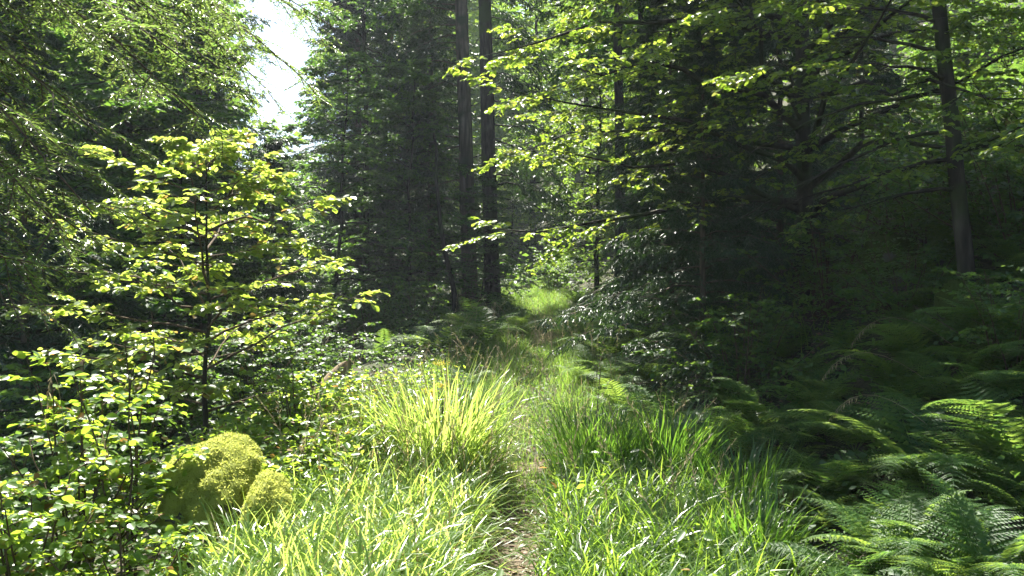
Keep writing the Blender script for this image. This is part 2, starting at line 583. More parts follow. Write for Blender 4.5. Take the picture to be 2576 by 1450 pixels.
fir = thing('fir_tree', 'fir whose drooping sunlit boughs hang into the upper left of the clearing', 'tree', (-4.6, 4.2, float(gz(-4.6, 4.2))))
fx, fy, fz = fir.location
trunk_mesh(trunk_line(13, (0.1, 0), .01), .17).build('trunk', M['conifer_bark'], fir, smooth=True)
BOUGHS = [  # start height, tip pixel, tip depth, mid lift
    (3.7, (760, 90), 4.2, .35), (3.6, (600, 270), 3.9, .35), (3.3, (560, 300), 3.6, .3), (3.3, (430, 170), 3.3, .3), (3.2, (330, 330), 3.2, .3),
    (3.0, (200, 480), 3.0, .3), (2.9, (215, 620), 3.1, .3), (2.6, (120, 730), 3.0, .3), (4.2, (560, -20), 3.9, .3), (4.0, (300, 20), 3.4, .3),
    (2.3, (40, 690), 2.7, .25), (3.4, (80, 300), 2.9, .3), (3.9, (700, 170), 4.6, .35), 
    (3.6, (850, 60), 5.2, .3), (3.7, (700, 200), 5.0, .35), (3.8, (600, 60), 5.0, .3), (3.5, (480, 260), 4.8, .3), (4.0, (700, 20), 5.0, .3), (3.3, (150, 560), 3.9, .3), (3.2, (30, 440), 3.3, .3),
    (3.0, (60, 560), 3.4, .3), (3.1, (140, 400), 3.7, .3), (4.4, (180, -60), 3.2, .3), (4.1, (60, 100), 3.2, .3)]
for (h0, (u, v), d, lift) in BOUGHS:
    a = vec(0, 0, h0 + .7 - fz * 0)
    b = vec(PX(u, d) - fx, d - fy, PZ(v, d) - fz)
    a[2] = min(a[2] - fz, b[2] + 2.2)
    s = np.linspace(0, 1, 9)[:, None]
    P = a + (b - a) * s + lift * np.sin(np.pi * s) * UP + np.cumsum(rng.normal(0, .02, (9, 3)), 0) * s
    wd, nd = fir_bough(P, 30, .62, 7, .17)
    bo = wd.build('bough', M['twig'], fir, smooth=True)
    nd.build('needles', M['fir'], bo)

# ------------------------------------------------------------------ big beech on the right
def az_l(n):
    f = np.arange(n) / n
    lo, mi = rng.uniform(195, 290, n), rng.uniform(140, 212, n)
    hi = np.where(rng.random(n) < .6, rng.uniform(198, 255, n), rng.uniform(0, 360, n))
    return np.radians(np.where(f < .36, lo, np.where(f < .58, mi, hi)))


bee = broadleaf(9.8, .1, .1, .95, 66, lambda t: np.clip(4.1 - 2.0 * t, .5, 4), lambda t: .12 + .25 * t, .056, lean=(-.15, .1), wob=.02, n2=16, n3=10, n4=10,
                az=az_l, droop=.16, tmpl=HI, keep=.85, l2=.36, l3=.2, wl=.7)
tree('beech_tree', 'spreading beech on the right bank with leafy yellow lit limbs over the path', 'tree', bee, M['bark'], M['limb_leaf'],
     G(2030, 10, -.1), 0, twig=M['bark'])

# ------------------------------------------------------------------ slim leaning tree with bare branches at the right
lx, ly, lz = G(2440, 7.2, -.1)
lt = thing('bare_branched_tree', 'slim dark tree leaning on the right bank with bare lower branches', 'tree', (lx, ly, lz))
T = trunk_line(8.0, (-.9, .1), .015, 16)
trunk_mesh(T, .07, 1.4, .35).build('trunk', M['bark'], lt, smooth=True)
for (v0, L, dr, e) in [(130, 1.0, .25, .35), (200, 1.3, .15, .1), (232, 1.5, .3, .05), (330, 1.6, .35, -.05), (400, 1.5, .15, -.1), (480, 1.0, .1, -.2), (60, 1.1, .2, .3)]:
    zt = PZ(v0, 7.2) - lz
    p0, _ = along(T[None], np.array([[zt / 8.0]]))
    az = R(180) + rng.normal(0, .35)
    d = vec(math.cos(az) * math.cos(e), math.sin(az) * math.cos(e), math.sin(e))
    s = np.linspace(0, 1, 8)[:, None]
    P = p0[0, 0] + d * s * L - UP * dr * L * s ** 2
    P[1:] += np.cumsum(rng.normal(0, .02, (7, 3)), 0)
    b_ = MB().add(*tubes(P[None], taper(P[None], [.02], .004), 5))
    A, LA = grow(P[None], 7, .25, .95, .7, lambda t, i: L * .4 * (1.1 - .7 * t), K=5, droop=.1, up=-.1, flat=.6)
    b_.add(*tubes(A, taper(A, .005 * np.ones(len(A)), .002), 3))
    b_.build('branch', M['bark'], lt, smooth=True)
Q, L = limbs_from(T, 16, .5, 1., lambda t: 1.7 - .6 * t, lambda t: .3 + .3 * t)
A, LA = grow(Q, 9, .25, 1., .85, lambda t, i: np.take(L, i) * .4 * (1.1 - .6 * t), K=4)
B, LB = grow(A, 5, .2, 1., .8, lambda t, i: .18 + 0 * t, K=3)
w_ = MB().add(*tubes(Q, taper(Q, .016 * np.ones(len(Q)), .003), 4)).add(*tubes(A, taper(A, .004 * np.ones(len(A)), .002), 3))
w_.build('upper_branches', M['bark'], lt, smooth=True)
MB().add(*leaf_on(B, 6, .1, 1., .075)).add(*leaf_on(A, 6, .2, 1., .075)).build('foliage', M['shade_toned_leaf'], lt)

# ------------------------------------------------------------------ prototypes of woodland trees, then copies
pA = broadleaf(12, .13, .1, 1., 56, lambda t: 3.4 * np.clip(1.05 - t, .05, 1) ** .5 * np.clip(t * 3 + .35, 0, 1), lambda t: .1 + .5 * t, .115, wob=.07, n2=13, n3=7, n4=9, droop=.25)
pB = broadleaf(6.5, .055, .05, 1., 44, lambda t: 2.2 * np.clip(1.05 - t, .05, 1) ** .5, lambda t: .1 + .5 * t, .095, wob=.05, n2=12, n3=6, n4=8, droop=.25)
pC = broadleaf(17, .16, .3, 1., 62, lambda t: 3.6 * np.clip(1.05 - t, .05, 1) ** .45 * np.clip((t - .26) * 5 + .4, 0, 1), lambda t: .15 + .5 * t, .12, wob=.09, n2=13, n3=7, n4=9, droop=.22)
pS = conifer(22, .16, .06, .99, 150, 2.9, n2=14, n3=6, nn=6, nl=.15, nw=.26)
pY = conifer(7.5, .075, .04, .99, 90, 2.0, n2=13, n3=6, nn=7, nl=.11, nw=.24)

PROTO = {}


def put(kind, name, label, u, d, rz=0., sc=1., group=None, x=None, dz=-.15):
    loc = G(u, d, dz) if x is None else (x, d, float(gz(x, d)) + dz)
    if kind not in PROTO:
        parts, bark, lf = {'A': (pA, M['bark'], M['wood_leaf']), 'B': (pB, M['bark'], M['shade_toned_leaf']), 'C': (pC, M['bark'], M['shade_toned_leaf']),
                           'S': (pS, M['conifer_bark'], M['spruce']), 'Y': (pY, M['conifer_bark'], M['spruce'])}[kind]
        PROTO[kind] = tree(name, label, 'tree', parts, bark, lf, loc, rz, group, sc)
        return PROTO[kind]
    o = dup(PROTO[kind], loc, rz, sc, label, group)
    o.name = name
    return o


GL, GM, GR, GU = 'woodland trees below the path', 'shaded trees behind the conifers', 'sunlit trees beyond the path', 'trees up on the bank'
# left of the conifers, dark
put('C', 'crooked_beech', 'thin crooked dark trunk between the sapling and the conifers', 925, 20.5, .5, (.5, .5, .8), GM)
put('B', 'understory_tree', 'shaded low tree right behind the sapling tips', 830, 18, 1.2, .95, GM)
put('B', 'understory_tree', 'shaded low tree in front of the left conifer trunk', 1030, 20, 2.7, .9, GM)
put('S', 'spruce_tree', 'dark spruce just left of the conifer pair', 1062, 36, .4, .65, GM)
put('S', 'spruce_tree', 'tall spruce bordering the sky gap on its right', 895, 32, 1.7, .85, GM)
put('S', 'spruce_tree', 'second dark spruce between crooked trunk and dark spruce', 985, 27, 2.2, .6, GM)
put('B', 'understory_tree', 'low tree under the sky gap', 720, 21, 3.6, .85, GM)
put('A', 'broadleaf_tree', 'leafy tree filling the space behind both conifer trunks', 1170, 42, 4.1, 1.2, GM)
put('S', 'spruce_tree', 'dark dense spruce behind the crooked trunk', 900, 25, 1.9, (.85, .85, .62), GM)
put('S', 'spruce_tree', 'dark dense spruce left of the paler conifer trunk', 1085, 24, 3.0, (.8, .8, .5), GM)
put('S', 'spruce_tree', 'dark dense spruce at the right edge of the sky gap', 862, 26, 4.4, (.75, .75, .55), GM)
put('B', 'understory_tree', 'small leafy tree veiling the feet of the conifer pair', 1208, 20.4, .9, .5, GM)
# left valley
put('B', 'understory_tree', 'small tree behind the hanging fir boughs at the far left', 60, 11, .3, 1.15, GL)
put('B', 'understory_tree', 'dark small tree behind the hazel bush', 250, 13, 2.3, 1.15, GL)
put('B', 'understory_tree', 'dark small tree directly behind the beech sapling stem', 500, 14, 4.3, 1.1, GL)
put('Y', 'young_spruce', 'dark young spruce low down left of the hazel bush', 60, 9.5, .8, .75, GL)
put('A', 'broadleaf_tree', 'valley tree seen between fir boughs and sapling', 330, 20, 1.3, 1.0, GL)
put('A', 'broadleaf_tree', 'valley tree behind the uppermost fir boughs', 100, 22, 2.9, 1.1, GL)
put('S', 'spruce_tree', 'dark slender spruce left of the sky gap', 520, 26, 2.1, .7, GL)
put('A', 'broadleaf_tree', 'pale tree far down the valley at the left', 600, 36, 5.2, .5, GL)
put('Y', 'young_spruce', 'young spruce in shade between sapling and crooked trunk', 690, 15, 2.2, .6, GM)
put('S', 'spruce_tree', 'valley spruce right behind the beech sapling', 500, 20, .3, .74, GL)
put('S', 'spruce_tree', 'valley spruce behind the tips of the lower fir boughs', 320, 19, 1.5, .78, GL)
put('S', 'spruce_tree', 'valley spruce behind the middle fir boughs', 120, 18, 2.6, .8, GL)
put('S', 'spruce_tree', 'valley spruce at the left edge of the view', -40, 15, 3.6, .75, GL)
# right of the conifers, sunlit
put('C', 'beech_tree', 'straight dark trunk with sunlit crown at the bend of the path', 1560, 17, 3.9, (.72, .72, 1.02), GR)
put('A', 'broadleaf_tree', 'sunlit tree over the end of the path', 1480, 33, .9, 1.0, GR)
put('A', 'understory_tree', 'small sunlit tree right of the dark conifer trunk', 1290, 33, 3.1, .45, GR)
put('A', 'broadleaf_tree', 'pale tree in the far distance above the path', 1340, 40, 4.4, 1.2, GR)
put('A', 'understory_tree', 'small tree on the slope left of the straight dark trunk', 1500, 23, 5.0, .55, GR)
put('A', 'broadleaf_tree', 'sunlit tree upslope behind the straight dark trunk', 1650, 25, 2.0, 1.1, GR)
put('C', 'beech_tree', 'slim trunk close behind the straight dark trunk', 1612, 20, 1.0, .8, GR)
# up on the bank
put('Y', 'young_spruce', 'dark spruce with drooping boughs under the big beech', 1800, 12, .5, .85, GU)
put('Y', 'young_spruce', 'spruce on the bank between the beech trunk and the leaning tree', 2170, 13, 2.5, .6, GU)
put('Y', 'young_spruce', 'dark low spruce nearest the path on its right', 1690, 12.2, 1.4, .74, GU)
put('Y', 'young_spruce', 'low dark spruce with drooping sprays left of the beech trunk', 1770, 9.4, 2.9, .56, GU)
put('Y', 'young_spruce', 'dark spruce close in front of the beech trunk', 1960, 11.3, 4.2, .7, GU)
put('A', 'broadleaf_tree', 'leafy tree behind the big beech crown', 1850, 30, 3.3, 1.0, GU)
put('A', 'broadleaf_tree', 'tree high on the bank above the leaning trunk', 2150, 36, .2, 1.05, GU)
put('B', 'understory_tree', 'small tree at the top of the bank', 2420, 29, 1.9, .9, GU)
put('S', 'spruce_tree', 'spruce far up the slope between the two dark trunks', 2050, 32, 1.1, .9, GU)

# thin leaning dead stem by the conifers
T = trunk_line(4.2, (-.55, 0), .03)
sx = thing('dead_stem', 'thin dark leaning stem left of the conifer trunks', 'dead tree', G(1146, 19, -.1))
trunk_mesh(T, .07, 1.2, .4).build('trunk', M['bark'], sx, smooth=True)
Q, L = limbs_from(T, 7, .3, .95, lambda t: .5 + 0 * t, lambda t: .4 + 0 * t, K=5)
MB().add(*tubes(Q, taper(Q, .012 * np.ones(7), .003), 4)).build('branches', M['bark'], sx)

# far woods: one mass nobody could count
NB = 230
ang = rng.uniform(-.72, .72, NB)
dist = rng.uniform(44, 95, NB)
bx, by = np.sin(ang) * dist, np.cos(ang) * dist
gap = (np.abs(bx / by + .24) < .11)
fw, ft = MB(), MB()
for i in range(NB):
    zb = float(gz(bx[i], by[i]))
    hgt = 1.6 + (.1 if gap[i] else .37) * dist[i] - zb + rng.uniform(-2, 3)
    if hgt < 1:
        continue
    n = 1500
    q = rng.normal(size=(n, 3))
    q = nrm(q) * rng.uniform(.55, 1, (n, 1)) ** .7
    lobes = rng.normal(size=(6, 3)) * .6
    q = q * .6 + lobes[rng.integers(0, 6, n)]
    p = q * vec(2.8, 2.8, hgt * .36) + vec(bx[i], by[i], zb + hgt * .55)
    fw.add(*leaves(p, rng.normal(size=(n, 3)) * vec(1, 1, .3), UP + rng.normal(0, .6, (n, 3)), rng.uniform(.25, .5, n), .7))
    P = np.array([[bx[i], by[i], zb - .5], [bx[i], by[i], zb + hgt * .5], [bx[i] + .3, by[i], zb + hgt]])
    ft.add(*tubes(P[None], np.array([[.2, .14, .04]]), 5))
fo = tag(fw.build('distant_woods', M['wood_leaf']), 'hazy mass of far woodland beyond the path end', kind='stuff')

# ------------------------------------------------------------------ ferns
def frond_mesh(L, npin, bend, wid, name):
    K = 14
    s = np.linspace(0, 1, K)
    th = 1.15 - bend * s ** 1.2
    dx, dz = np.cos(th), np.sin(th)
    P = np.stack([np.cumsum(dx) * L / K, .04 * L * np.sin(s * 4), np.cumsum(dz) * L / K], -1)
    P = np.concatenate([[[0, 0, 0]], P])
    mb = MB().add(*tubes(P[None], taper(P[None], [.005 * L], .001), 4))
    t = np.linspace(.16, .985, npin)
    pos, tan = along(P[None], t[None])
    pos, tan = pos[0], tan[0]
    prof = wid * L * np.clip(np.sin(np.pi * np.clip((t - .02) ** .62, 0, 1)) * 1.02, .03, 1)
    for sd in (1, -1):
        lat = np.tile(vec(0, sd, 0), (npin, 1))
        nn = nrm(np.cross(tan, lat)) * sd
        d = nrm(lat + tan * .42 + rng.normal(0, .06, (npin, 3)))
        kk = np.linspace(0, 1, 4)[None, :, None]
        Q = pos[:, None] + d[:, None] * kk * prof[:, None, None] - nn[:, None] * 0 + tan[:, None] * (.14 * kk ** 2) * prof[:, None, None]
        Q = Q - UP * (.16 * kk ** 2) * prof[:, None, None]
        m = 11
        tt = np.tile(np.linspace(.04, 1, m)[None], (npin, 1))
        pp, pt = along(Q, tt)
        for s2 in (1, -1):
            ax = np.cross(pt, np.tile(UP, (npin, m, 1))) * s2 + pt * .55
            ln = prof[:, None] * .23 * (1.08 - tt * .9) + .004
            mb.add(*leaves(pp.reshape(-1, 3), ax.reshape(-1, 3), (np.repeat(nn, m, 0) * np.sign(nn[:, 2:3]).repeat(m, 0)) + rng.normal(0, .2, (npin * m, 3)), ln.reshape(-1), .42))
    return mb.mesh(name, M['fern'])


FROND = [frond_mesh(.7, 20, 1.3, .25, 'frond'), frond_mesh(.85, 22, 1.7, .24, 'frond'), frond_mesh(.65, 18, 1.0, .28, 'frond'), frond_mesh(.8, 21, 1.5, .3, 'frond')]


def fern(label, u, d, sc=1., n=7, group=None, dz=0., face=None):
    o = thing('fern', label, 'fern', G(u, d, dz), rng.uniform(0, 6.28), group, sc)
    for k in range(n):
        f = link('frond', FROND[rng.integers(0, 4)], o)
        f.rotation_euler = (rng.normal(0, .12), rng.normal(0, .2), 6.283 * k / n + rng.normal(0, .25))
        f.scale = (rng.uniform(.75, 1.15),) * 3
    return o


GF1, GF2, GF3 = 'ferns in the shade on the right bank', 'ferns at the left of the path', 'half lit ferns right of the path'
SPOTS = [
    ('large shaded fern at the lower right corner', 2480, 3.9, 1.0), ('shaded fern with long fronds pointing left over bare soil', 2250, 4.5, 1.0),
    ('tall shaded fern with an upright frond near the right edge', 2330, 5.2, 1.25), ('shaded fern at the right edge above the corner fern', 2560, 4.8, 1.1),
    ('shaded fern beside the dark end of the sedge tussock', 2080, 5.6, .95), ('shaded fern below the brown grass stalks', 2150, 6.2, 1.05),
    ('dim fern under the bramble leaves', 1880, 6.8, .95), ('dim fern above the sedge tussock', 1780, 7.4, .95),
    ('fern in the deepest shade below the leaning trunk', 2330, 6.6, 1.0), ('fern at the right edge below the leaning trunk', 2540, 6.0, 1.0),
    ('dim fern left of the dim bramble shrub', 1660, 8.2, .9), ('dim fern behind the sedge tussock crest', 1560, 9.0, .85),
    ('small shaded fern at the bottom edge beside the bare soil', 2150, 3.9, .7), ('low fern in the bottom right corner', 2380, 3.5, .8)]
for l, u, d, s in SPOTS:
    fern(l, u, d, s, 8, GF1)
for l, u, d, s in [('bright arching fern clump left of the path in front of the conifers', 1215, 14, 1.5), ('upright fern with a tall frond left of the arching clump', 1100, 13, 1.3),
                   ('fern leaning into the path beside the dry brush', 1300, 15.5, 1.0), ('fern at the foot of the left conifer', 1150, 17.5, 1.0), ('low fern in the dark hollow left of the path', 960, 13, .9),
                   ('small fern tip above the silvery plant', 1170, 10.5, .7)]:
    fern(l, u, d, s, 9, GF2)
for l, u, d, s in [('half lit fern over the path edge below the spruce boughs', 1530, 12.5, 1.15), ('half lit fern with pale frond tips on the slope', 1620, 12.0, 1.15), ('pale fern right of the dry brush', 1470, 14.5, 1.05),
                   ('fern under the low spruce bough beside the path', 1560, 15, 1.1), ('fern on the slope below the young spruce', 1700, 11, 1.1), ('fern at the narrowing of the path', 1440, 17.5, 1.0),
                   ('grey green fern far up the path on its right', 1450, 21, 1.1), ('fern on the far slope above the path end', 1400, 27, 1.2), ('fern in half shade between sedge and path', 1480, 10.5, .9),
                   ('fern lower on the slope with a drooping frond', 1640, 10, 1.0), ('fern high on the slope beneath the beech limbs', 1750, 13.5, 1.1)]:
    fern(l, u, d, s, 9, GF3)
for l, u, d, s in [('sunlit fern high on the bank right of the leaning trunk', 2500, 11, 1.2), ('sunlit fern at the right edge halfway up the bank', 2560, 9, 1.1), ('sunlit fern near the top of the bank', 2450, 14, 1.2),
                   ('pale fern beside the bank rock', 2520, 13, 1.0), ('fern right behind the leaning trunk', 2440, 9, 1.0)]:
    fern(l, u, d, s, 8, 'sunlit ferns on the upper bank')

for i in range(44):
    d = rng.uniform(3.7, 9)
    fern('one of many similar shaded ferns crowding the lower right bank', rng.uniform(1288 + 1.75 / d * F, 2600), d, rng.uniform(.6, .9), 7, 'small ferns crowding the shaded bank')
for i in range(24):
    d = rng.uniform(9, 18)
    fern('one of many half lit ferns right of the upper path', 1288 + rng.uniform(1.1, 2.9) / d * F, d, rng.uniform(.8, 1.2), 7, 'small ferns lining the upper path')

# ------------------------------------------------------------------ grass
def blades(p, h, wd, lean_az, bend, K=6, up=.15, jit=.3):
    n = len(p)
    a = lean_az + rng.normal(0, jit, n)
    L = np.stack([np.cos(a), np.sin(a), 0 * a], -1)
    s = np.linspace(0, 1, K)
    th = (np.pi / 2 - up * rng.random(n)[:, None]) - bend[:, None] * s[None] ** 1.5
    dx, dz = np.cos(th), np.sin(th)
    step = (h / (K - 1))[:, None]
    cx = np.concatenate([np.zeros((n, 1)), np.cumsum(dx[:, :-1] * step, 1)], 1)
    cz = np.concatenate([np.zeros((n, 1)), np.cumsum(dz[:, :-1] * step, 1)], 1)
    C = p[:, None] + cx[..., None] * L[:, None] + cz[..., None] * UP
    tw = rng.normal(0, .3, n)
    S = np.stack([-np.sin(a + tw), np.cos(a + tw), rng.normal(0, .16, n)], -1)
    pr = np.array([.55, .9, 1, .9, .62, .06]) if K == 6 else np.linspace(1, .05, K)
    W = (wd[:, None] * pr)[..., None] * S[:, None] * .5
    V = np.stack([C - W, C + W], 2).reshape(n, K * 2, 3)
    f = np.array([[2 * k, 2 * k + 1, 2 * k + 3, 2 * k + 2] for k in range(K - 1)])
    Fc = (np.arange(n) * K * 2)[:, None, None] + f[None]
    return V.reshape(-1, 3), Fc.reshape(-1, 4)


def scatter(n, y0, y1, xl, xr, power=1.):
    y = y0 + (y1 - y0) * rng.random(n) ** power
    a, b = xl(y), xr(y)
    x = a + (b - a) * rng.random(n)
    return np.stack([x, y, gz(x, y) - .01], -1)


def clumped(p, k, r):
    """pull points towards random centres so the blades stand in tufts"""
    c = p[rng.integers(0, len(p), k)]
    i = rng.integers(0, k, len(p))
    q = c[i] + rng.normal(0, r, p.shape)
    q[:, 2] = gz(q[:, 0], q[:, 1]) - .01
    return q, i


def off_path(p, m):
    return p[np.abs(p[:, 0] - pathx(p[:, 1])) > m * rng.uniform(.6, 1.2, len(p))]


g = MB()
pl = scatter(19000, 3.3, 7.6, lambda y: np.interp(y, [3.3, 4.4, 4.7, 7.6], [-1.1, -1.55, -1.35, -1.5]), lambda y: pathx(y) - .12)
pl, ci = clumped(pl, 760, .08)
pl = pl[np.abs(pl[:, 0] - pathx(pl[:, 1])) > rng.uniform(.14, .36, len(pl)) * np.where(pl[:, 1] < 6.4, 1, .8)]
g.add(*blades(pl, rng.uniform(.2, .6, len(pl)), rng.uniform(.005, .015, len(pl)), rng.uniform(0, 6.28, len(pl)), rng.uniform(.6, 3.2, len(pl)), jit=.2, up=.7))
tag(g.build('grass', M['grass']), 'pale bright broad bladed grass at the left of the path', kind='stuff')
g = MB()
pr_ = scatter(10500, 3.2, 6.3, lambda y: pathx(y) + .15, lambda y: 1.5 - .1 * (y - 3.5))
pr_, ci = clumped(pr_, 400, .08)
pr_ = pr_[np.abs(pr_[:, 0] - pathx(pr_[:, 1])) > rng.uniform(.16, .36, len(pr_)) * np.where(pr_[:, 1] < 6.2, 1, .8)]
g.add(*blades(pr_, rng.uniform(.2, .55, len(pr_)), rng.uniform(.005, .015, len(pr_)), rng.uniform(0, 6.28, len(pr_)), rng.uniform(.6, 3.2, len(pr_)), jit=.2, up=.7))
tag(g.build('grass', M['grass_shade_toned']), 'broad bladed grass with shade put into its green at the right of the path', kind='stuff')

g = MB()
p = scatter(60000, 6.2, 30, lambda y: np.interp(y, [6, 10, 16, 24, 30], [-1.2, -1.4, -.4, -.5, -1.2]), lambda y: np.interp(y, [7, 12, 20, 30], [1.2, 1.25, 1.25, 1.6]), 1.3)
p, _ = clumped(p, 3200, .13)
g.add(*blades(p, rng.uniform(.12, .36, len(p)) * np.where(np.abs(p[:, 0] - pathx(p[:, 1])) < .25, .5, 1), rng.uniform(.003, .007, len(p)) * (1 + p[:, 1] / 22), rng.uniform(0, 6.28, len(p)), rng.uniform(.5, 2.2, len(p)), K=5, up=.6))
p = scatter(5000, 8, 26, lambda y: np.interp(y, [8, 26], [2.5, 5]), lambda y: np.interp(y, [8, 26], [8, 14]))
p, _ = clumped(p, 260, .15)
g.add(*blades(p, rng.uniform(.2, .5, len(p)), rng.uniform(.006, .012, len(p)), rng.uniform(0, 6.28, len(p)), rng.uniform(.6, 2.2, len(p)), K=5, up=.6))
tag(g.build('meadow_grass', M['meadow']), 'fine pale grass along the path further up', kind='stuff')


g = MB()
p = np.concatenate([scatter(170, 5.2, 9, lambda y: -1.5 + 0 * y, lambda y: pathx(y) - .1), scatter(60, 4.2, 8, lambda y: pathx(y) + .25, lambda y: 1.3 + 0 * y), scatter(120, 9, 16, lambda y: -1 + 0 * y, lambda y: 1.3 + 0 * y)])
n = len(p)
hh, az_ = rng.uniform(.55, .95, n), rng.uniform(0, 6.28, n)
s_ = np.linspace(0, 1, 7)[None, :, None]
dl = np.stack([np.cos(az_), np.sin(az_), 0 * az_], -1) * (hh * rng.uniform(.1, .5, n))[:, None]
Q = p[:, None] + UP * hh[:, None, None] * (s_ - .12 * s_ ** 3) + dl[:, None] * s_ ** 2
g.add(*tubes(Q, np.full((n, 7), .0016), 3))
t_ = np.tile(np.linspace(.72, 1, 14)[None], (n, 1))
pos, tan = along(Q, t_)
pos, tan = pos.reshape(-1, 3), tan.reshape(-1, 3)
g.add(*leaves(pos, tan + rng.normal(0, .45, pos.shape), rng.normal(size=pos.shape), rng.uniform(.015, .045, len(pos)), .14))
tag(g.build('seeding_grass', M['dry']), 'thin straw coloured seeding grass stems above the green grass', kind='stuff')


def tussock(name, label, u, d, n, h, rad, wd, mat, group=None, bmax=2.4):
    x, y, z = G(u, d)
    o = thing(name, label, 'grass tussock', (x, y, z), 0, group)
    a = rng.uniform(0, 6.28, n)
    rr = rad * np.sqrt(rng.random(n))
    p = np.stack([rr * np.cos(a), rr * np.sin(a), 0 * a - .02], -1)
    MB().add(*blades(p, h * rng.uniform(.55, 1.1, n), wd * rng.uniform(.6, 1.15, n), a, rng.uniform(.3, bmax, n), up=.35, jit=.5)).build('blades', mat, o)
    return o


tussock('grass_tussock', 'tall bright tussock of arching grass in the middle left of the path', 1110, 6.6, 760, 1.02, .34, .012, M['grass'], bmax=3.1)
tussock('grass_tussock', 'lower sunlit tussock left of the tall arching one', 930, 6.9, 460, .75, .32, .011, M['grass'], bmax=3.0)
tussock('sedge_tussock', 'dark green upright sedge tussock right of the path', 1500, 6.6, 520, .72, .3, .011, M['sedge'], 'sedge tussocks right of the path', 1.5)
tussock('sedge_tussock', 'sedge tussock half in shade behind the broad grass', 1680, 6.5, 520, .75, .32, .011, M['sedge'], 'sedge tussocks right of the path', 1.5)
tussock('sedge_tussock', 'shaded sedge tussock next to the first ferns', 1860, 5.9, 420, .62, .28, .011, M['sedge'], 'sedge tussocks right of the path', 1.5)
tussock('sedge_tussock', 'dark sedge tussock nearest the bare soil under the ferns', 1900, 5.0, 300, .55, .22, .011, M['sedge'], 'sedge tussocks right of the path', 1.6)

# ------------------------------------------------------------------ leafy shrubs
def shrub(H, Rr, ns, leaf, n2=9, n3=5, n4=4, tmpl=HI, keep=.85, droop=.25):
    a = np.arange(ns) * 2.399 + rng.normal(0, .3, ns)
    tilt = rng.uniform(.05, 1., ns)
    s = np.linspace(0, 1, 7)[None, :, None]
    dirn = np.stack([np.cos(a) * tilt * Rr, np.sin(a) * tilt * Rr, H * (1.08 - .45 * tilt ** 2) * rng.uniform(.75, 1.05, ns)], -1)
    base = np.stack([np.cos(a), np.sin(a), 0 * a], -1) * rng.uniform(.02, .15, (ns, 1)) * Rr
    Q = base[:, None] + dirn[:, None] * s
    Q[:, :, :2] += (dirn[:, None, :2] * (s ** 2 - s)) * .35
    Q[:, 1:] += np.cumsum(rng.normal(0, .02 * H, (ns, 6, 3)), 1) * .6
    st = MB().add(*tubes(Q, taper(Q, .008 * np.ones(ns), .003), 5))
    L = np.full(ns, H)
    A, LA = grow(Q, n2, .2, 1., .95, lambda t, i: .38 * Rr * (1.1 - .5 * t), K=4, droop=droop, up=.1, keep=keep)
    st.add(*tubes(A, taper(A, .003 * np.ones(len(A)), .0015), 3))
    B, LB = grow(A, n3, .2, 1., .8, lambda t, i: leaf * 1.8 + 0 * t, K=3, droop=.2, keep=keep)
    lv = MB().add(*leaf_on(B, n4, .2, 1., leaf, tmpl=tmpl, w=.78, up_jit=.5)).add(*leaf_on(A, 5, .3, 1., leaf, tmpl=tmpl, w=.78, up_jit=.5))
    return st, lv


def bush(name, label, loc, sp, leafm, rz=0., group=None, scale=1., cat='shrub'):
    o = thing(name, label, cat, loc, rz, group, scale)
    sp[0].build('stems', M['twig'], o, smooth=True)
    sp[1].build('foliage', leafm, o)
    return o


bush('hazel_bush', 'sunlit hazel bush with large rounded leaves left of the mossy boulder', G(215, 4.7), shrub(1.05, .5, 15, .056, 8, 4, 4), M['hazel'])
bush('hazel_shoot', 'taller hazel shoot rising from the hazel bush with a few big leaves', G(330, 4.6), shrub(1.5, .3, 4, .07, 7, 2, 3, keep=.7), M['hazel'], .8)
bush('hazel_bush', 'lower leafy bush in the bottom left corner', G(60, 4.0), shrub(.7, .55, 16, .05, 8, 4, 4), M['hazel'], 1.5)
bush('hazel_bush', 'dense small leaved bush along the bottom edge beside the grass', G(330, 3.9), shrub(.5, .38, 14, .04, 8, 4, 4), M['hazel'], 2.5)
sb = shrub(.75, .75, 18, .045, 8, 5, 4)
b0 = bush('bramble_shrub', 'sunlit low shrub right behind the mossy boulder', G(760, 6.8), sb, M['hazel'], .4)
SH = shrub(1.0, .9, 18, .06, 8, 5, 4, LO)
b1 = bush('bramble_shrub', 'dark bramble shrub with glossy leaves under the beech limbs', G(1870, 8.2), SH, M['bramble'], .4, 'brambles on the right bank')
for i, (l, u, d, rz, s) in enumerate([
        ('bramble with shining leaves behind the leaning trunk', 2330, 8.8, 2.0, 1.0), ('bramble climbing the bank right of the leaning trunk', 2500, 8.0, 3.1, 1.0),
        ('bramble at the right edge with white shining leaves', 2570, 7.4, 4.4, .95), ('bramble below the beech trunk', 2080, 9.0, 5.1, 1.0), ('sunlit bramble higher on the right bank', 2480, 11, .9, 1.1),
        ('sunlit bramble near the bank top beside the rock', 2560, 14.5, 2.9, 1.2), ('bramble between the beech trunk and the leaning trunk', 2230, 10.5, 3.7, 1.1), ('bramble in the dark below the leaning trunk foot', 2270, 7.6, 1.6, .8),
        ('pale bramble on the skyline of the bank', 2380, 17, 4.0, 1.4), ('sunlit bramble above the first ferns at the right edge', 2540, 5.9, 5.6, .7)]):
    o = dup(b1, G(u, d), rz, s, l, 'brambles on the right bank')
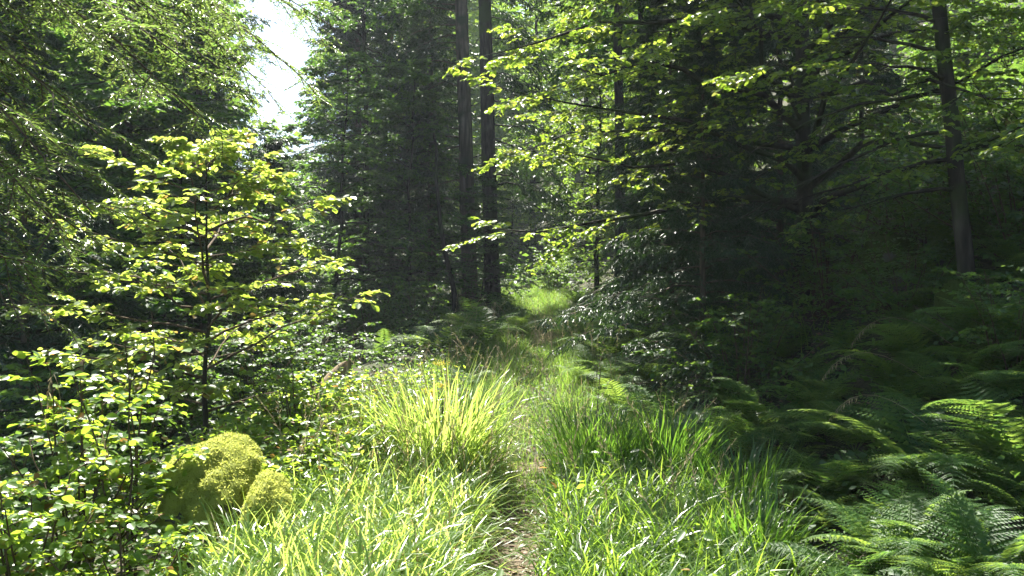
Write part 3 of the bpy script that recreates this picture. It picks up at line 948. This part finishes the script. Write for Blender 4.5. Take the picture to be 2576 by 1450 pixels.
for l, u, d, rz, s in [('leafy shrub at the foot of the right conifer', 1262, 20, .3, .5), ('pale flowering shrub left of the dry brush', 1235, 17, 1.5, .6), 
                       ('sunlit shrub at the end of the path', 1390, 26, 3.0, 1.2), ('shrub in the dark hollow below the sapling', 640, 10.5, 4.0, 1.0), ('dim shrub left of the broken stump', 780, 11.5, 4.9, 1.0),
                       ('shrub under the crooked trunk', 930, 16, 5.5, 1.1), ('shrub in the valley behind the hazel bush', 180, 8.5, .6, 1.2), ('valley shrub at the left edge behind the corner bush', 20, 6.5, 1.9, 1.0),
                       ('shrub behind the sapling foot', 420, 9.5, 2.6, 1.1), ('shrub on the left verge near the conifers', 1060, 16.5, 3.4, 1.0)]:
    dup(b1, G(u, d), rz, s, l, 'shrubs along the path')

# ------------------------------------------------------------------ undergrowth and leaf litter
u_ = MB()
for (n, y0, y1, xl, xr, hh, sz) in [(26000, 4, 24, lambda y: np.interp(y, [4, 24], [1.6, 1.6]), lambda y: np.interp(y, [4, 24], [4.5, 17]), .35, .06),
                                    (14000, 5, 26, lambda y: np.interp(y, [5, 26], [-5, -16]), lambda y: np.interp(y, [5, 9, 14, 26], [-1.9, -1.6, -1.0, -.9]), .35, .06),
                                    (5000, 8, 20, lambda y: y * 0 - 1.6, lambda y: y * 0 + 1.8, .22, .04), (6000, 7, 22, lambda y: -.6 - y * .1, lambda y: -.5 + 0 * y, .4, .05), (16000, 22, 48, lambda y: -16 + 0 * y, lambda y: 26 + 0 * y, 1.2, .2), (9000, 4, 26, lambda y: -4 - y * .9, lambda y: -3 - y * .2, .8, .12), (9000, 10, 26, lambda y: y * .3, lambda y: y * .8, .8, .12)]:
    p = scatter(n, y0, y1, xl, xr)
    p, _ = clumped(p, n // 14, .16)
    p[:, 2] += .03 + hh * rng.random(len(p)) ** 1.7
    a = rng.normal(size=p.shape)
    a[:, 2] *= .4
    u_.add(*leaves(p, a, UP + rng.normal(0, .5, p.shape), sz * rng.uniform(.5, 1.3, len(p)), .65))
tag(u_.build('undergrowth', M['bramble']), 'low leafy ground cover over bank and slope', kind='stuff')

h_ = MB()
for (n, y0, y1, xl, xr, hh, sz) in [(9000, 5.2, 9.5, lambda y: -2.3 + 0 * y, lambda y: np.interp(y, [5, 7, 9.5], [-1.2, -.9, -.6]), .45, .05), (400, 3.4, 7, lambda y: -1.2 + 0 * y, lambda y: 1.4 + 0 * y, .35, .06)]:
    p = scatter(n, y0, y1, xl, xr)
    p, _ = clumped(p, n // 22, .1)
    p[:, 2] += .05 + hh * rng.random(len(p)) ** .8
    a = rng.normal(size=p.shape)
    a[:, 2] *= .35
    h_.add(*leaves(p, a, UP + rng.normal(0, .45, p.shape), sz * rng.uniform(.4, 1.4, len(p)), .62, HI))
tag(h_.build('low_weeds', M['hazel']), 'low sunlit weeds among the grass and behind the boulder', kind='stuff')

l_ = MB()
p = np.concatenate([scatter(1600, 3.0, 9, lambda y: pathx(y) - .35, lambda y: pathx(y) + .35), scatter(6000, 3.2, 12, lambda y: 1.3 + 0 * y, lambda y: 2 + y * .5), scatter(1500, 9, 24, lambda y: pathx(y) - .5, lambda y: pathx(y) + .5)])
p[:, 2] += .035
l_.add(*leaves(p, rng.normal(size=p.shape) * vec(1, 1, .15), UP + rng.normal(0, .35, p.shape), rng.uniform(.02, .06, len(p)), .6))
tag(l_.build('leaf_litter', M['litter']), 'brown fallen leaves on the path and bare bank', kind='stuff')

# ------------------------------------------------------------------ mossy boulders
def boulder(name, label, u, d, size, seed, bury=.25, group=None, moss_n=9000, rz=0., moss='moss'):
    bm = bmesh.new()
    bmesh.ops.create_icosphere(bm, subdivisions=5, radius=1)
    sz = vec(*size)
    for v in bm.verts:
        c = v.co.copy()
        k = 1 + .24 * mnoise.noise(c * 1.3 + Vector((seed, 0, 0))) + .10 * mnoise.noise(c * 3.1 + Vector((0, seed, 0))) + .04 * mnoise.noise(c * 8 + Vector((0, 0, seed)))
        v.co = c * k
        v.co.z -= .22 * max(v.co.z, 0) * (v.co.x + .4)
        if v.co.z > .5:
            v.co.z = .5 + (v.co.z - .5) * .75
    bm.normal_update()
    V = np.array([v.co for v in bm.verts]) * sz
    N = np.array([v.normal for v in bm.verts]) / sz
    N = nrm(N)
    Fc = np.array([[v.index for v in f.verts] for f in bm.faces])
    bm.free()
    x, y, z = G(u, d)
    o = MB().add(V, Fc).build(name, M['stone'], smooth=True)
    o.location = (x, y, z + size[2] * (1 - bury))
    o.rotation_euler = (0, 0, rz)
    tag(o, label, 'boulder', group)
    # moss fronds hang down the flanks
    fa = Fc[rng.integers(0, len(Fc), moss_n * 2)]
    w3 = rng.dirichlet((1, 1, 1), len(fa))
    p = (V[fa] * w3[..., None]).sum(1)
    n = nrm((N[fa] * w3[..., None]).sum(1))
    lim = np.array([mnoise.noise(Vector(q * 4)) for q in p]) * .6
    k = (n[:, 2] > -.2 + lim) & (p[:, 2] > -.55 * size[2])
    p, n = p[k], n[k]
    a = n * .55 + vec(0, 0, -1.0) * (1 - np.abs(n[:, 2:3])) + rng.normal(0, .35, n.shape)
    mb = MB().add(*leaves(p + n * .004, a, n + rng.normal(0, .3, n.shape), rng.uniform(.009, .024, len(p)), .4))
    sh = V + N * .008
    up = (N[Fc].mean(1)[:, 2] > -.15) & (V[Fc].mean(1)[:, 2] > -.6 * size[2])
    mb.add(sh, Fc[up])
    mb.build('moss', M[moss], o)
    return o


boulder('mossy_boulder', 'large boulder under bright green moss beside the hazel bush', 552, 5.2, (.245, .55, .37), 3.2, .10, moss_n=16000)
boulder('mossy_boulder', 'smaller moss covered rock at the right flank of the large boulder', 676, 4.98, (.115, .34, .285), 8.7, .12, moss_n=8000)
boulder('mossy_rock', 'mossy rock on the shaded bank under the beech trunk', 2245, 8.6, (.3, .3, .35), 5.1, .4, moss_n=3500, moss='moss_shade_toned')
boulder('mossy_rock', 'mossy rock high on the sunlit bank at the right edge', 2530, 16, (.8, .7, .6), 1.4, .45, moss_n=3500, moss='moss_shade_toned')
boulder('mossy_rock', 'mossy stone at the foot of the leaning trunk', 2440, 6.9, (.22, .2, .25), 6.4, .4, moss_n=2500, moss='moss_shade_toned')

# ------------------------------------------------------------------ small single plants
def stalk_plant(name, label, cat, u, d, h, ns, leaf, mat, nleaf=14, wl=.3, spread=.1, head=None, tmpl=LO):
    o = thing(name, label, cat, G(u, d))
    a = rng.uniform(0, 6.28, ns)
    s = np.linspace(0, 1, 7)[None, :, None]
    tip = np.stack([np.cos(a) * spread, np.sin(a) * spread, h * rng.uniform(.75, 1.05, ns)], -1)
    Q = tip[:, None] * s + np.cumsum(rng.normal(0, .008, (ns, 7, 3)), 1) * s
    MB().add(*tubes(Q, taper(Q, .004 * np.ones(ns), .0015), 4)).build('stem', M['twig'], o)
    t = np.tile(np.linspace(.25, 1, nleaf)[None], (ns, 1))
    pos, tan = along(Q, t)
    pos = pos.reshape(-1, 3)
    aa = np.arange(len(pos)) * 2.3 + rng.normal(0, .2, len(pos))
    ax = np.stack([np.cos(aa), np.sin(aa), .35 + 0 * aa], -1)
    MB().add(*leaves(pos, ax, UP + rng.normal(0, .2, pos.shape), leaf * rng.uniform(.7, 1.15, len(pos)) * np.tile(np.linspace(1.1, .5, nleaf), ns), wl, tmpl)).build('leaves', mat, o)
    if head:
        p = np.repeat(Q[:, -1], 60, 0) + np.clip(rng.normal(0, 1, (ns * 60, 3)), -1.6, 1.6) * vec(.035, .035, .012)
        MB().add(*leaves(p, rng.normal(size=p.shape), UP + rng.normal(0, .4, p.shape), .014, .8)).build('flower_head', head, o)
    return o


stalk_plant('willowherb', 'upright leafy stem with narrow leaves above the sedge', 'herb', 1495, 7.2, .95, 2, .11, M['fern'], 16, .26, .06)
stalk_plant('silvery_herb', 'pale silvery gone to seed herb behind the bright tussock', 'herb', 985, 8.2, .75, 9, .05, M['silver'], 16, .3, .22)
stalk_plant('seedling_tree', 'small round leaved seedling standing above the silvery herb', 'seedling', 1035, 8.4, 1.0, 3, .075, M['beech'], 12, .75, .12, tmpl=HI)
stalk_plant('yellow_umbel', 'yellow flowering herb at the crest of the bright tussock', 'flower', 1118, 6.8, .88, 3, .06, M['grass'], 8, .3, .1, head=M['yellow'])
stalk_plant('broadleaf_herb', 'broad leaved herb standing in the bright grass', 'herb', 880, 5.8, .6, 2, .16, M['grass'], 7, .28, .08)
stalk_plant('broadleaf_herb', 'shaded narrow leaved herb between the sedge and the ferns', 'herb', 1990, 5.0, .5, 4, .13, M['fern'], 9, .25, .15)


def dry_stalk(label, u, v, d, du, dv, group=None):
    """brown arching grass stalk with a drooping seed head"""
    x, y, z = G(u, d)
    o = thing('dry_grass_stalk', label, 'dry grass', (x, y, z), 0, group)
    tip = vec(PX(u + du, d) - x, 0, PZ(v + dv, d) - z)
    top_ = vec(PX(u + du * .6, d) - x, 0, PZ(v, d) - z)
    s = np.linspace(0, 1, 10)[:, None]
    P = (1 - s) ** 2 * vec(0, 0, 0) + 2 * s * (1 - s) * (2 * top_ - tip * .5) + s ** 2 * tip
    MB().add(*tubes(P[None], taper(P[None], [.002], .001), 4)).build('stem', M['dry'], o)
    t = np.linspace(.72, 1, 22)
    pos, _ = along(P[None], t[None])
    n = 22
    MB().add(*leaves(pos[0], vec(0, 0, -1) + rng.normal(0, .25, (n, 3)), rng.normal(size=(n, 3)), rng.uniform(.02, .05, n), .14)).build('seed_head', M['dry'], o)
    return o


dry_stalk('drooping rusty seed stalk above the hazel bush at the left', 200, 985, 4.4, -85, 70)
dry_stalk('short rusty seed stalk hanging in front of the hazel bush', 190, 1120, 4.2, 85, 80)
GD = 'brown grass stalks arching over the shaded bank'
dry_stalk('longest brown stalk arching leftwards over the shaded ferns', 2400, 890, 6.0, -330, 60, GD)
dry_stalk('brown stalk arching highest on the shaded bank', 2440, 800, 6.4, -300, 70, GD)
dry_stalk('lowest brown stalk over the ferns at the right', 2420, 1000, 5.4, -330, 50, GD)

# dry brush tangle on the path, broken stump
x, y, z = G(1375, 15.8)
db = thing('dry_brush', 'tangle of dry brown twigs and grass beside the path', 'brush', (x, y, z))
n = 260
p = np.stack([rng.normal(0, .35, n), rng.normal(0, .3, n), 0 * rng.random(n)], -1)
MB().add(*blades(p, rng.uniform(.3, .75, n), .008 + 0 * p[:, 0], rng.uniform(0, 6.28, n), rng.uniform(.3, 2.2, n), K=5, up=.7)).build('twigs', M['dry'], db)

x, y, z = G(850, 9.6)
bs = thing('broken_stump', 'leaning broken stump of pale dead wood behind the bright grass', 'stump', (x, y, z - .1))
T = np.array([[-.22, 0, 0], [-.12, 0, .22], [-.02, 0, .42], [.06, 0, .55], [.1, 0, .62]])
MB().add(*tubes(T[None], np.array([[.2, .16, .12, .07, .015]]), 9)).build('stump_wood', M['dead_wood'], bs)
T = np.array([[.02, -.05, .1], [.1, -.06, .35], [.13, -.05, .55], [.14, -.05, .72]])
MB().add(*tubes(T[None], np.array([[.05, .045, .03, .006]]), 6)).build('splinter', M['dead_wood'], bs)

# ------------------------------------------------------------------ morning haze between the trees
hm = bpy.data.materials.new('haze')
hm.use_nodes = True
hm.node_tree.nodes.clear()
ho = hm.node_tree.nodes.new('ShaderNodeOutputMaterial')
hv = hm.node_tree.nodes.new('ShaderNodeVolumePrincipled')
hv.inputs['Color'].default_value = (.82, .9, 1, 1)
hv.inputs['Density'].default_value = .0007
hv.inputs['Anisotropy'].default_value = .35
hm.node_tree.links.new(hv.outputs[0], ho.inputs['Volume'])
x0, x1, y0, y1, z0, z1 = -152, 152, -42, 242, -12, 75
V = [(x, y, z) for x in (x0, x1) for y in (y0, y1) for z in (z0, z1)]
hz = tag(MB().add(V, [[0, 1, 3, 2], [4, 6, 7, 5], [0, 4, 5, 1], [2, 3, 7, 6], [0, 2, 6, 4], [1, 5, 7, 3]]).build('haze', hm), 'thin bluish morning haze between the trees', kind='stuff')
